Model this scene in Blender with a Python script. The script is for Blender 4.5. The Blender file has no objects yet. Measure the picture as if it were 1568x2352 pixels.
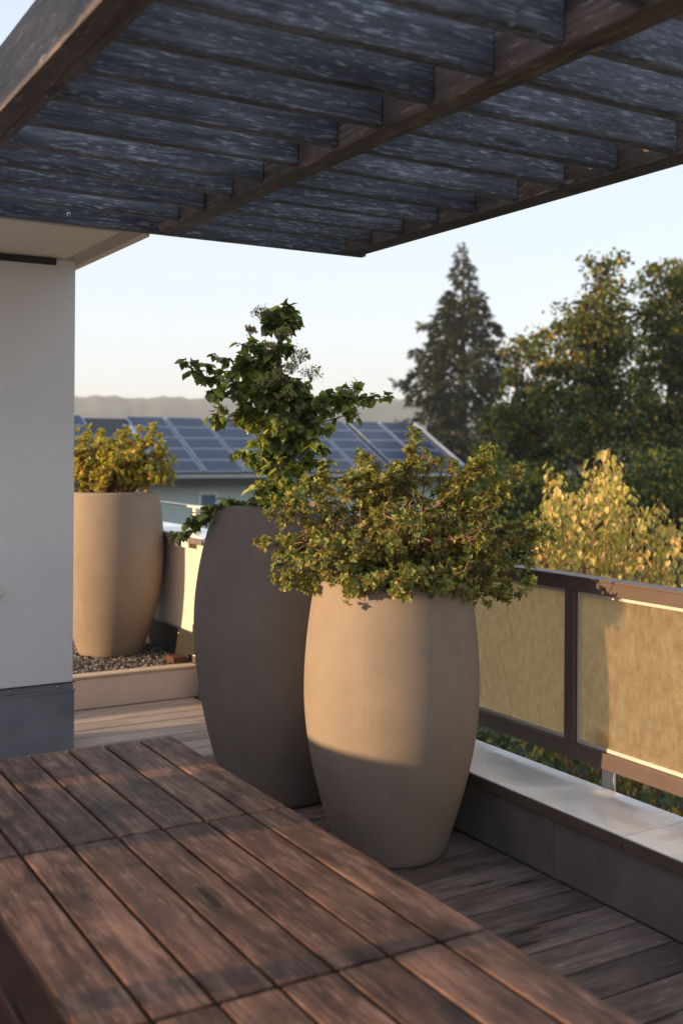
import bpy, bmesh, math, random
import numpy as np
from mathutils import Vector, Matrix, Euler
R = math.radians
random.seed(7)
rng = np.random.default_rng(11)
S = bpy.context.scene
COL = S.collection

# ------------------------------------------------------------------ camera
H = 1.5                       # eye height above the deck
TH = R(30.7)                  # view direction, clockwise from +Y
F = 2500.0                    # focal length in units where the picture is 1568 wide
U0, V0, ROLL = 784.0, 1032.0, 0.007
ct, st = math.cos(TH), math.sin(TH)
cd = bpy.data.cameras.new('camera'); cam = bpy.data.objects.new('camera', cd); COL.objects.link(cam)
cd.sensor_fit = 'AUTO'; cd.sensor_width = 36.0; cd.lens = F / 2352 * 36
cd.shift_y = -(1176 - V0) / 2352
cd.clip_start = 0.05; cd.clip_end = 9000
fwd = Vector((st, ct, 0)); rgt = Vector((ct, -st, 0)); up = Vector((0, 0, 1))
m = Matrix((rgt, up, -fwd)).transposed().to_4x4() @ Matrix.Rotation(ROLL, 4, 'Z')
m.translation = Vector((0, 0, H)); cam.matrix_world = m
cd.dof.use_dof = True; cd.dof.focus_distance = 4.35; cd.dof.aperture_fstop = 2.6
S.camera = cam

# ------------------------------------------------------------------ world, sun, exposure
SUN_AZ, SUN_EL = R(-80), R(9.5)     # azimuth clockwise from +Y
w = bpy.data.worlds.new('World'); S.world = w; w.use_nodes = True
nt = w.node_tree; bg = nt.nodes['Background']
sky = nt.nodes.new('ShaderNodeTexSky'); sky.sky_type = 'NISHITA'; sky.sun_disc = False
sky.sun_elevation = SUN_EL; sky.sun_rotation = SUN_AZ
sky.altitude = 300; sky.air_density = 1.0; sky.dust_density = 0.6; sky.ozone_density = 1.6
hs_ = nt.nodes.new('ShaderNodeHueSaturation'); hs_.inputs['Saturation'].default_value = 1.6
gm_ = nt.nodes.new('ShaderNodeGamma'); gm_.inputs[1].default_value = 0.19
nt.links.new(sky.outputs[0], gm_.inputs[0]); nt.links.new(gm_.outputs[0], hs_.inputs['Color']); tn_ = nt.nodes.new('ShaderNodeMix'); tn_.data_type = 'RGBA'; tn_.blend_type = 'MULTIPLY'; tn_.inputs[0].default_value = 1; tn_.inputs[7].default_value = (.975, .96, 1.01, 1)
nt.links.new(hs_.outputs[0], tn_.inputs[6]); nt.links.new(tn_.outputs[2], bg.inputs[0]); bg.inputs[1].default_value = 0.15
sl = bpy.data.lights.new('sun', 'SUN'); sl.energy = 1.7; sl.angle = R(0.4); sl.color = (1.0, 0.68, 0.38)
so = bpy.data.objects.new('sun', sl); COL.objects.link(so)
sdir = Vector((math.sin(SUN_AZ) * math.cos(SUN_EL), math.cos(SUN_AZ) * math.cos(SUN_EL), math.sin(SUN_EL)))
so.rotation_euler = sdir.to_track_quat('Z', 'Y').to_euler(); so.location = (-5, 0, 8)
vs = S.view_settings; vs.view_transform = 'Standard'; vs.look = 'None'; vs.gamma = 1; vs.exposure = 2.55
S.cycles.use_denoising = True; S.cycles.max_bounces = 8; S.cycles.transparent_max_bounces = 16
S.cycles.volume_bounces = 0
S.cycles.sample_clamp_indirect = 6

def P(u, v, d):
    """world point seen at picture position (u, v) at view depth d (used to read off real positions)"""
    du, dv = u - U0, v - V0
    du, dv = du + ROLL * dv, dv - ROLL * du
    p = fwd * d + rgt * (du / F * d); return Vector((p.x, p.y, H - dv / F * d))

# ------------------------------------------------------------------ materials
def mat(name):
    m = bpy.data.materials.new(name); m.use_nodes = True
    return m, m.node_tree, m.node_tree.nodes['Principled BSDF']
def N(nt, t, **kw):
    n = nt.nodes.new(t)
    for k, v in kw.items():
        if k in n.inputs: n.inputs[k].default_value = v
        else: setattr(n, k, v)
    return n
def ramp(nt, stops, interp='LINEAR'):
    r = nt.nodes.new('ShaderNodeValToRGB'); e = r.color_ramp.elements; r.color_ramp.interpolation = interp
    while len(e) < len(stops): e.new(0.5)
    for i, (p, c) in enumerate(stops):
        e[i].position = p; e[i].color = (*c, 1) if len(c) == 3 else c
    return r
def objcoord(nt, scale=(1, 1, 1), rand=True):
    tc = nt.nodes.new('ShaderNodeTexCoord'); mp = nt.nodes.new('ShaderNodeMapping'); mp.inputs['Scale'].default_value = scale
    if rand:
        oi = nt.nodes.new('ShaderNodeObjectInfo'); vm = N(nt, 'ShaderNodeVectorMath', operation='SCALE'); vm.inputs[0].default_value = (37, 53, 71)
        nt.links.new(oi.outputs['Random'], vm.inputs['Scale'])
        ad = N(nt, 'ShaderNodeVectorMath', operation='ADD')
        nt.links.new(tc.outputs['Object'], ad.inputs[0]); nt.links.new(vm.outputs[0], ad.inputs[1]); nt.links.new(ad.outputs[0], mp.inputs[0])
    else: nt.links.new(tc.outputs['Object'], mp.inputs[0])
    return mp
def bump(nt, bsdf, src, dist, strength=1.0):
    b = N(nt, 'ShaderNodeBump', Strength=strength, Distance=dist); nt.links.new(src, b.inputs['Height']); nt.links.new(b.outputs[0], bsdf.inputs['Normal']); return b
def mixc(nt, fac, a, b, blend='MIX'):
    x = N(nt, 'ShaderNodeMix', data_type='RGBA', blend_type=blend)
    for k, v in ((0, fac), (6, a), (7, b)):
        if isinstance(v, (int, float)): x.inputs[k].default_value = v
        elif isinstance(v, tuple): x.inputs[k].default_value = (*v, 1) if len(v) == 3 else v
        else: nt.links.new(v, x.inputs[k])
    return x.outputs[2]
def plain(name, col, rough=0.6, metal=0.0, var=0.12, scale=6, bmp=0.0, bscale=60, rand=True, spec=0.5):
    m, nt, b = mat(name)
    mp = objcoord(nt, rand=rand); n = N(nt, 'ShaderNodeTexNoise', Scale=scale, Detail=6.0, Roughness=0.6); nt.links.new(mp.outputs[0], n.inputs[0])
    c = tuple(x * (1 - var) for x in col); d = tuple(min(1, x * (1 + var)) for x in col)
    r = ramp(nt, [(0.3, c), (0.7, d)]); nt.links.new(n.outputs[0], r.inputs[0]); nt.links.new(r.outputs[0], b.inputs['Base Color'])
    b.inputs['Roughness'].default_value = rough; b.inputs['Metallic'].default_value = metal; b.inputs['Specular IOR Level'].default_value = spec
    if bmp:
        n2 = N(nt, 'ShaderNodeTexNoise', Scale=bscale, Detail=4.0); nt.links.new(mp.outputs[0], n2.inputs[0]); bump(nt, b, n2.outputs[0], bmp)
    return m
def wood(name, axis, dark, mid, light, flecks=None, rough=0.7, grain=1.0, fl=(0.56, 0.66), blot=1.0, bd=0.0015, spec=0.4, fscale=1.0, br=(.5, 1.33), falong=11.0):
    """grain runs along the object's own axis (0 = x, 1 = y, 2 = z)"""
    m, nt, b = mat(name)
    s = [38 * grain] * 3; s[axis] = 2.2 * grain
    mp = objcoord(nt, tuple(s)); n = N(nt, 'ShaderNodeTexNoise', Scale=1.0, Detail=8.0, Roughness=0.65, Distortion=0.6); nt.links.new(mp.outputs[0], n.inputs[0])
    r = ramp(nt, [(0.25, dark), (0.5, mid), (0.78, light)]); nt.links.new(n.outputs[0], r.inputs[0])
    s2 = [7.0] * 3; s2[axis] = 3.0
    mp2 = objcoord(nt, tuple(s2)); n2 = N(nt, 'ShaderNodeTexNoise', Scale=blot, Detail=7.0, Roughness=0.7); nt.links.new(mp2.outputs[0], n2.inputs[0])
    r2 = ramp(nt, [(0.34, (br[0], br[0], br[0] * 1.05)), (0.66, (br[1], br[1] * .96, br[1] * .92))]); nt.links.new(n2.outputs[0], r2.inputs[0])
    col = mixc(nt, 1.0, r.outputs[0], r2.outputs[0], 'MULTIPLY')
    if flecks:
        s3 = [85.0 * fscale] * 3; s3[axis] = falong * fscale
        mp3 = objcoord(nt, tuple(s3)); n3 = N(nt, 'ShaderNodeTexNoise', Scale=1.0, Detail=5.0, Roughness=0.55); nt.links.new(mp3.outputs[0], n3.inputs[0])
        r3 = ramp(nt, [(fl[0], (0, 0, 0)), (fl[1], (1, 1, 1))]); nt.links.new(n3.outputs[0], r3.inputs[0])
        mm = N(nt, 'ShaderNodeMath', operation='MULTIPLY'); r4 = ramp(nt, [(0.35, (0.1,) * 3), (0.6, (1, 1, 1))])
        nt.links.new(n2.outputs[0], r4.inputs[0]); nt.links.new(r3.outputs[0], mm.inputs[0]); nt.links.new(r4.outputs[0], mm.inputs[1])
        col = mixc(nt, mm.outputs[0], col, flecks)
    s5 = [9.0] * 3; s5[axis] = 1.5
    mp5 = objcoord(nt, tuple(s5)); vo = N(nt, 'ShaderNodeTexVoronoi', Scale=1.0); nt.links.new(mp5.outputs[0], vo.inputs[0])
    rk = ramp(nt, [(.0, (.12, .12, .12)), (.10, (.35, .33, .32)), (.125, (1.1, 1.1, 1.1)), (.15, (.7, .7, .7)), (.20, (1, 1, 1))]); nt.links.new(vo.outputs['Distance'], rk.inputs[0])
    col = mixc(nt, 1.0, col, rk.outputs[0], 'MULTIPLY')
    oi = nt.nodes.new('ShaderNodeObjectInfo'); hs = N(nt, 'ShaderNodeHueSaturation'); mr = N(nt, 'ShaderNodeMapRange'); mr.inputs[3].default_value = 0.78; mr.inputs[4].default_value = 1.25
    nt.links.new(oi.outputs['Random'], mr.inputs[0]); nt.links.new(mr.outputs[0], hs.inputs['Value']); nt.links.new(col, hs.inputs['Color'])
    nt.links.new(hs.outputs[0], b.inputs['Base Color'])
    b.inputs['Roughness'].default_value = rough; b.inputs['Specular IOR Level'].default_value = spec
    bump(nt, b, n.outputs[0], bd)
    return m
def leafmat(name, stops, trans=0.4, rough=0.45, spec=0.5, tcol=1.3):
    m, nt, b = mat(name)
    g = nt.nodes.new('ShaderNodeNewGeometry'); r = ramp(nt, stops); nt.links.new(g.outputs['Random Per Island'], r.inputs[0])
    nt.links.new(r.outputs[0], b.inputs['Base Color']); b.inputs['Roughness'].default_value = rough; b.inputs['Specular IOR Level'].default_value = spec
    t = nt.nodes.new('ShaderNodeBsdfTranslucent'); tm = mixc(nt, 1.0, r.outputs[0], (1.5 * tcol, 1.45 * tcol, 0.5 * tcol), 'MULTIPLY'); nt.links.new(tm, t.inputs[0])
    mx = nt.nodes.new('ShaderNodeMixShader'); mx.inputs[0].default_value = trans
    nt.links.new(b.outputs[0], mx.inputs[1]); nt.links.new(t.outputs[0], mx.inputs[2]); nt.links.new(mx.outputs[0], nt.nodes['Material Output'].inputs[0])
    return m

# ------------------------------------------------------------------ mesh helpers
def link(name, me, mats, parent=None, loc=(0, 0, 0)):
    o = bpy.data.objects.new(name, me); COL.objects.link(o); o.location = loc
    for x in (mats if isinstance(mats, (list, tuple)) else [mats]): me.materials.append(x)
    if parent: o.parent = parent
    return o
def empty(name, loc=(0, 0, 0)):
    o = bpy.data.objects.new(name, None); COL.objects.link(o); o.location = loc; o.empty_display_size = 0.2; return o
def tag(o, label=None, cat=None, group=None, kind=None):
    if label: o['label'] = label
    if cat: o['category'] = cat
    if group: o['group'] = group
    if kind: o['kind'] = kind
    return o
def box(name, lo, hi, m, parent=None, bev=0.004, seg=2, base=(0, 0, 0)):
    """a bevelled board between two corners (in the parent's space); its own origin is its centre"""
    lo = Vector(lo); hi = Vector(hi); c = (lo + hi) / 2; s = hi - lo
    bm = bmesh.new(); bmesh.ops.create_cube(bm, size=1); bmesh.ops.scale(bm, vec=s, verts=bm.verts)
    if bev: bmesh.ops.bevel(bm, geom=bm.edges[:], offset=bev, segments=seg, affect='EDGES', profile=0.6)
    me = bpy.data.meshes.new(name); bm.to_mesh(me); bm.free()
    for p in me.polygons: p.use_smooth = False
    return link(name, me, m, parent, c)
def pymesh(name, verts, faces, m, parent=None, smooth=False, loc=(0, 0, 0)):
    me = bpy.data.meshes.new(name); me.from_pydata([tuple(v) for v in verts], [], faces); me.update()
    if smooth:
        for p in me.polygons: p.use_smooth = True
    return link(name, me, m, parent, loc)
def boxes(name, lst, m, parent=None, bev=0.0):
    """several boxes joined into one part"""
    bm = bmesh.new()
    for lo, hi in lst:
        lo = Vector(lo); hi = Vector(hi)
        r = bmesh.ops.create_cube(bm, size=1); vv = r['verts']
        bmesh.ops.scale(bm, vec=hi - lo, verts=vv); bmesh.ops.translate(bm, vec=(lo + hi) / 2, verts=vv)
    if bev: bmesh.ops.bevel(bm, geom=bm.edges[:], offset=bev, segments=2, affect='EDGES')
    me = bpy.data.meshes.new(name); bm.to_mesh(me); bm.free()
    return link(name, me, m, parent)
def lathe(name, prof, m, seg=96, parent=None, loc=(0, 0, 0)):
    v, f = [], []
    for (r, z) in prof:
        for k in range(seg):
            a = 2 * math.pi * k / seg; v.append((r * math.cos(a), r * math.sin(a), z))
    for i in range(len(prof) - 1):
        for k in range(seg):
            a, b = i * seg + k, i * seg + (k + 1) % seg
            f.append((a, b, b + seg, a + seg))
    f.append(tuple(range(seg))[::-1]); n = (len(prof) - 1) * seg; f.append(tuple(n + k for k in range(seg)))
    me = bpy.data.meshes.new(name); me.from_pydata(v, [], f); me.update()
    for p in me.polygons: p.use_smooth = len(p.vertices) == 4
    return link(name, me, m, parent, loc)
class Tubes:
    def __init__(s): s.v, s.f, s.n = [], [], 0
    def add(s, pts, rad, sides=6):
        pts = [Vector(p) for p in pts]; base = s.n
        for i, p in enumerate(pts):
            t = (pts[min(i + 1, len(pts) - 1)] - pts[max(i - 1, 0)]); t = t.normalized() if t.length > 1e-9 else Vector((0, 0, 1))
            a = t.orthogonal().normalized(); b = t.cross(a)
            r = rad[i] if isinstance(rad, (list, tuple)) else rad
            for k in range(sides):
                q = 2 * math.pi * k / sides; s.v.append(p + a * (r * math.cos(q)) + b * (r * math.sin(q)))
        for i in range(len(pts) - 1):
            for k in range(sides):
                A = base + i * sides + k; B = base + i * sides + (k + 1) % sides
                s.f.append((A, B, B + sides, A + sides))
        s.n += len(pts) * sides
    def build(s, name, m, parent=None, smooth=True):
        return pymesh(name, s.v, s.f, m, parent, smooth)
# leaf templates: (verts in [along, across, normal], faces)
T_KITE = (np.array([[0, 0, 0], [.42, .5, .1], [1, 0, -.06], [.42, -.5, .1]]), [[0, 1, 2], [0, 2, 3]])
T_OVATE = (np.array([[0, 0, 0], [.22, .34, .07], [.55, .40, .06], [1, 0, -.16], [.55, -.40, .06], [.22, -.34, .07], [.5, 0, -.05]]),
           [[0, 6, 1], [1, 6, 2], [2, 6, 3], [3, 6, 4], [4, 6, 5], [5, 6, 0]])
T_HEART = (np.array([[0, 0, 0], [-.10, .22, .03], [.08, .46, .08], [.42, .48, .06], [.75, .26, -.03], [1.05, 0, -.2],
                     [.75, -.26, -.03], [.42, -.48, .06], [.08, -.46, .08], [-.10, -.22, .03], [.40, 0, -.07], [.72, 0, -.12]]),
           [[0, 10, 1], [1, 10, 2], [2, 10, 3], [3, 10, 11], [3, 11, 4], [4, 11, 5], [5, 11, 6], [6, 11, 7], [7, 11, 10], [7, 10, 8], [8, 10, 9], [9, 10, 0]])
def leaves(name, T, pos, d, nrm, sc, m, parent=None, width=1.0, smooth=False):
    pos = np.asarray(pos, float); d = np.asarray(d, float); nrm = np.asarray(nrm, float); sc = np.asarray(sc, float)
    d = d / (np.linalg.norm(d, axis=1, keepdims=True) + 1e-9)
    b = np.cross(nrm, d); b /= (np.linalg.norm(b, axis=1, keepdims=True) + 1e-9); n = np.cross(d, b)
    tv, tf = T; tf = np.array(tf); K = len(tv); L = len(pos)
    V = pos[:, None, :] + sc[:, None, None] * (tv[None, :, 0:1] * d[:, None, :] + width * tv[None, :, 1:2] * b[:, None, :] + tv[None, :, 2:3] * n[:, None, :])
    Fc = (tf[None] + (np.arange(L) * K)[:, None, None]).reshape(-1, 3)
    me = bpy.data.meshes.new(name); me.vertices.add(L * K); me.vertices.foreach_set('co', V.astype(np.float32).ravel())
    nf = len(Fc); me.loops.add(nf * 3); me.loops.foreach_set('vertex_index', Fc.astype(np.int32).ravel())
    me.polygons.add(nf); me.polygons.foreach_set('loop_start', np.arange(0, nf * 3, 3, dtype=np.int32)); me.polygons.foreach_set('loop_total', np.full(nf, 3, dtype=np.int32))
    me.polygons.foreach_set('use_smooth', np.full(nf, smooth)); me.update(calc_edges=True)
    return link(name, me, m, parent)
def rvec(n): 
    x = rng.normal(size=(n, 3)); return x / np.linalg.norm(x, axis=1, keepdims=True)

# materials used in several places
M_SLAT = wood('pergola_slat_wood', 0, (.026, .025, .031), (.074, .083, .108), (.20, .23, .285), flecks=(.33, .38, .45), rough=.55, fl=(.54, .66), bd=.004, fscale=1.7, blot=.8, falong=12.0)
M_BEAM = wood('pergola_beam_wood', 1, (.045, .033, .029), (.092, .067, .060), (.18, .145, .13), flecks=(.34, .26, .23), rough=.6, fl=(.58, .68), bd=.002)
M_BENCHX = wood('bench_top_wood', 1, (.030, .017, .011), (.088, .046, .031), (.215, .118, .080), flecks=(.37, .22, .16), rough=.55, grain=.9, fl=(.52, .78), blot=1.0, bd=.0012, spec=.3, br=(.34, 2.1))
M_BENCHS = wood('bench_side_wood', 1, (.045, .016, .010), (.08, .030, .02), (.12, .05, .035), rough=.55, grain=.7)
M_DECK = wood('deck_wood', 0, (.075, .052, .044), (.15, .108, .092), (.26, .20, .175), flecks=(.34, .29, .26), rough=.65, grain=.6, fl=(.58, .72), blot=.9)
M_DECK2 = wood('sunlit_deck_wood', 0, (.24, .19, .155), (.40, .325, .27), (.52, .44, .38), rough=.7, grain=.6, blot=.9, br=(.8, 1.1))  # paler deck wood: sunlight on the far boards is put into the colour
def stucco():
    m, nt, b = mat('white_stucco')
    mp = objcoord(nt, (1, 1, 1), rand=False); n = N(nt, 'ShaderNodeTexNoise', Scale=140.0, Detail=5.0, Roughness=.6); nt.links.new(mp.outputs[0], n.inputs[0])
    n2 = N(nt, 'ShaderNodeTexNoise', Scale=1.6, Detail=4.0); nt.links.new(mp.outputs[0], n2.inputs[0])
    r = ramp(nt, [(.3, (.86, .83, .82)), (.7, (.92, .885, .875))]); nt.links.new(n2.outputs[0], r.inputs[0]); nt.links.new(r.outputs[0], b.inputs['Base Color'])
    b.inputs['Roughness'].default_value = .9; bump(nt, b, n.outputs[0], .008, 1.0); return m
M_STUCCO = stucco()
M_GREYMETAL = plain('grey_painted_metal', (.25, .255, .285), .42, .3, .16, 5)
M_BRONZE = plain('bronze_painted_metal', (.125, .088, .072), .38, .3, .08, 5, .0002, 90)
M_TAUPE = plain('taupe_metal_panel', (.18, .15, .138), .45, .2, .20, 6)
M_STEEL = plain('screw_steel', (.6, .6, .62), .25, 1.0, .05)
M_SOFFIT = plain('beige_soffit_paint', (.90, .76, .62), .7, 0, .04, 2)
M_SOFFIT2 = plain('grey_soffit_trim', (.52, .46, .39), .6, 0, .06, 3)
M_DARK = plain('dark_mesh_metal', (.03, .028, .026), .5, .3)
M_SOIL = plain('potting_soil', (.035, .024, .018), .95, 0, .5, 40, .01, 70)
def terracotta(name, col):
    m, nt, b = mat(name)
    mp = objcoord(nt); n = N(nt, 'ShaderNodeTexNoise', Scale=5.0, Detail=7.0, Roughness=.65); nt.links.new(mp.outputs[0], n.inputs[0])
    r = ramp(nt, [(.3, tuple(c * .88 for c in col)), (.55, col), (.75, tuple(c * 1.09 for c in col))]); nt.links.new(n.outputs[0], r.inputs[0])
    mp4 = objcoord(nt, (16, 16, 1.6)); n4 = N(nt, 'ShaderNodeTexNoise', Scale=1.0, Detail=5.0, Roughness=.6); nt.links.new(mp4.outputs[0], n4.inputs[0])
    r4 = ramp(nt, [(.52, (0, 0, 0)), (.75, (1, 1, 1))]); nt.links.new(n4.outputs[0], r4.inputs[0])
    mp2 = objcoord(nt, (3, 3, 90)); n2 = N(nt, 'ShaderNodeTexNoise', Scale=1.0, Detail=4.0); nt.links.new(mp2.outputs[0], n2.inputs[0])
    m4 = N(nt, 'ShaderNodeMath', operation='MULTIPLY'); m4.inputs[1].default_value = .28; nt.links.new(r4.outputs[0], m4.inputs[0])
    c4 = mixc(nt, m4.outputs[0], r.outputs[0], tuple(min(1, c * 1.25 + .02) for c in col))
    nt.links.new(mixc(nt, .03, c4, n2.outputs[0], 'OVERLAY'), b.inputs['Base Color'])
    b.inputs['Roughness'].default_value = .72; b.inputs['Specular IOR Level'].default_value = .3
    n3 = N(nt, 'ShaderNodeTexNoise', Scale=220.0, Detail=3.0); nt.links.new(mp.outputs[0], n3.inputs[0]); bump(nt, b, n3.outputs[0], .0006, .6)
    return m
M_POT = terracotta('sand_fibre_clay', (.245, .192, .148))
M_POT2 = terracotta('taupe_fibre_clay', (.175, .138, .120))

# ------------------------------------------------------------------ ground, deck, building below
GZ = -6.0
def ground():
    m, nt, b = mat('meadow'); mp = objcoord(nt, rand=False)
    n = N(nt, 'ShaderNodeTexNoise', Scale=.05, Detail=8.0); nt.links.new(mp.outputs[0], n.inputs[0])
    r = ramp(nt, [(.35, (.03, .045, .018)), (.65, (.08, .085, .035))]); nt.links.new(n.outputs[0], r.inputs[0]); nt.links.new(r.outputs[0], b.inputs['Base Color']); b.inputs['Roughness'].default_value = .95
    g = 6000
    o = pymesh('ground', [(-g, -g, GZ), (g, -g, GZ), (g, g, GZ), (-g, g, GZ)], [(0, 1, 2, 3)], m); tag(o, kind='structure')
ground()
XP, YB = 2.60, 6.10            # inner face of the parapet, front face of the raised bed
o = boxes('building_storey', [((-9, -6, GZ), (2.86, 12, -.06))], M_STUCCO); tag(o, kind='structure')
dk = empty('deck_floor'); tag(dk, kind='structure')
box('membrane', (-3.6, -1.55, -.055), (2.85, YB - .01, -.034), M_SOIL, dk, 0)
y = -1.55; i = 0
while y < YB - .01:
    y1 = min(y + .1415, YB - .003)
    cuts = [-3.6, -1.2 + .8 * ((i * 7) % 3 - 1), 2.595]
    for a, b_ in zip(cuts[:-1], cuts[1:]):
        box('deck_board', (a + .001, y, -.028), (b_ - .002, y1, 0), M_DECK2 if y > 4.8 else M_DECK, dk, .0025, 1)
    y += .150; i += 1
# ------------------------------------------------------------------ parapet, coping
pw = empty('parapet_wall', (XP, 0, 0)); tag(pw, kind='structure')
for a, b_ in ((-1.5, .885), (.89, 2.90), (2.905, 6.02)):
    box('cladding_panel', (0, a, 0), (.02, b_, .232), M_TAUPE, pw, .002, 1)
    box('joint_strip', (-.004, b_ - .003, .0), (.006, b_ + .010, .232), M_TAUPE, pw, 0)
box('wall_core', (.022, -1.5, -.6), (.262, 6.05, .236), M_TAUPE, pw, 0)
def coping_mat():
    m, nt, b = mat('wet_pale_coping'); mp = objcoord(nt, rand=False)
    n = N(nt, 'ShaderNodeTexNoise', Scale=2.2, Detail=3.0, Distortion=.8); nt.links.new(mp.outputs[0], n.inputs[0])
    r = ramp(nt, [(.46, (.30,) * 3), (.60, (.09,) * 3)]); nt.links.new(n.outputs[0], r.inputs[0]); nt.links.new(r.outputs[0], b.inputs['Roughness'])
    r2 = ramp(nt, [(.46, (.92, .93, .94)), (.60, (.70, .70, .71))]); nt.links.new(n.outputs[0], r2.inputs[0]); nt.links.new(r2.outputs[0], b.inputs['Base Color'])
    b.inputs['Specular IOR Level'].default_value = 1.0
    n2 = N(nt, 'ShaderNodeTexNoise', Scale=9.0, Detail=2.0); nt.links.new(mp.outputs[0], n2.inputs[0]); bump(nt, b, n2.outputs[0], .0015, .5)
    return m
M_COPE = coping_mat()
for a, b_ in ((-1.5, .02), (.026, 2.535), (2.542, 6.04)):
    o = box('coping_slab', (-.035, a, .238), (.275, b_, .266), M_COPE, pw, .003, 2)
    box('coping_lip', (-.040, a, .222), (-.030, b_, .262), M_BRONZE, pw, .002, 1)

# ------------------------------------------------------------------ railing with panes
def glass_mat():
    m, nt, b = mat('dusty_bronze_glass'); mp = objcoord(nt, (1, 1, 1))
    out = nt.nodes['Material Output']
    mp.inputs['Scale'].default_value = (1, 1.5, .7); n = N(nt, 'ShaderNodeTexNoise', Scale=26.0, Detail=9.0, Roughness=.78); nt.links.new(mp.outputs[0], n.inputs[0])
    rf = N(nt, 'ShaderNodeBsdfRefraction', Roughness=.12, IOR=1.25, Color=(.95, .80, .56, 1))
    df = N(nt, 'ShaderNodeBsdfDiffuse', Roughness=.5); tr = N(nt, 'ShaderNodeBsdfTranslucent')
    r = ramp(nt, [(.35, (.82, .62, .38)), (.65, (1.0, .84, .60))]); nt.links.new(n.outputs[0], r.inputs[0])
    nt.links.new(r.outputs[0], df.inputs[0]); nt.links.new(r.outputs[0], tr.inputs[0])
    a = nt.nodes.new('ShaderNodeMixShader'); a.inputs[0].default_value = .88; nt.links.new(df.outputs[0], a.inputs[1]); nt.links.new(tr.outputs[0], a.inputs[2])
    r2 = ramp(nt, [(.3, (.38,) * 3), (.7, (.66,) * 3)]); nt.links.new(n.outputs[0], r2.inputs[0])
    c = nt.nodes.new('ShaderNodeMixShader'); nt.links.new(r2.outputs[0], c.inputs[0]); nt.links.new(rf.outputs[0], c.inputs[1]); nt.links.new(a.outputs[0], c.inputs[2])
    gl = N(nt, 'ShaderNodeBsdfGlossy', Roughness=.12); d = nt.nodes.new('ShaderNodeMixShader'); d.inputs[0].default_value = .05
    nt.links.new(c.outputs[0], d.inputs[1]); nt.links.new(gl.outputs[0], d.inputs[2]); nt.links.new(d.outputs[0], out.inputs[0])
    return m
M_GLASS = glass_mat()
XR = 2.90
rl = empty('balcony_railing', (XR, 0, 0)); tag(rl, 'bronze metal railing with dusty amber glass panes beside the front planter', 'railing')
posts = [-.98, .18, 1.35, 3.155, 4.30, 5.45]
posts = [3.155 - 1.62 * 2, 3.155 - 1.62, 3.155, 3.155 + 1.62]
ends = (-.3, 6.03)
box('top_rail', (-.008, ends[0], .965), (.052, ends[1], 1.012), M_BRONZE, rl, .004)
box('rail_cap', (-.016, ends[0], 1.012), (.060, ends[1], 1.024), M_BRONZE, rl, .003)
box('bottom_rail', (-.006, ends[0], .322), (.050, ends[1], .382), M_BRONZE, rl, .004)
for p in posts: box('post', (-.004, p - .026, .3825), (.048, p + .026, .9645), M_BRONZE, rl, .004)
edges = [ends[0]] + posts + [ends[1]]
for a, b_ in zip(edges[:-1], edges[1:]):
    a2, b2 = a + .030, b_ - .030
    if a == ends[0]: a2 = a
    if b_ == ends[1]: b2 = b_
    box('glass_pane', (.018, a2 + .012, .396), (.026, b2 - .012, .952), M_GLASS, rl, 0)
    bx = [((.012, a2, .383), (.032, b2, .397)), ((.012, a2, .951), (.032, b2, .9645)), ((.012, a2, .397), (.032, a2 + .013, .951)), ((.012, b2 - .013, .397), (.032, b2, .951))]
    boxes('glazing_bead', bx, M_SOFFIT2, rl)
M_BRK = plain('pale_bracket_metal', (.72, .65, .58), .4, .2)
for p in (3.0 - 1.62, 3.0, 3.0 + 1.62):
    box('bracket', (.052, p - .032, -.25), (.064, p + .032, .46), M_BRK, rl, .004)

# ------------------------------------------------------------------ raised bed and back terrace
BZ = .175
bed = empty('raised_bed', (1.2, YB, 0)); tag(bed, kind='structure')
box('bed_front', (-2.2, 0, 0), (1.455, .03, BZ - .002), plain('warm_beige_render', (.66, .54, .46), .7, 0, .06, 3), bed, .002, 1)
box('bed_core', (-2.2, .032, -.3), (1.455, 5, BZ - .03), M_SOIL, bed, 0)
M_TILE = plain('sand_edging_tile', (.52, .41, .29), .7, 0, .08, 8)
x = -2.18; k = 0
while x < 1.44:
    box('edging_tile', (x, -.006, BZ), (min(x + .396, 1.452), .088, BZ + .016), M_TILE, bed, .003, 1); x += .40
for kk in range(4):
    box('edging_tile', (.545, .095 + kk * .4, BZ - .01), (.64, .488 + kk * .4, BZ + .014), M_TILE, bed, .003, 1)
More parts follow.
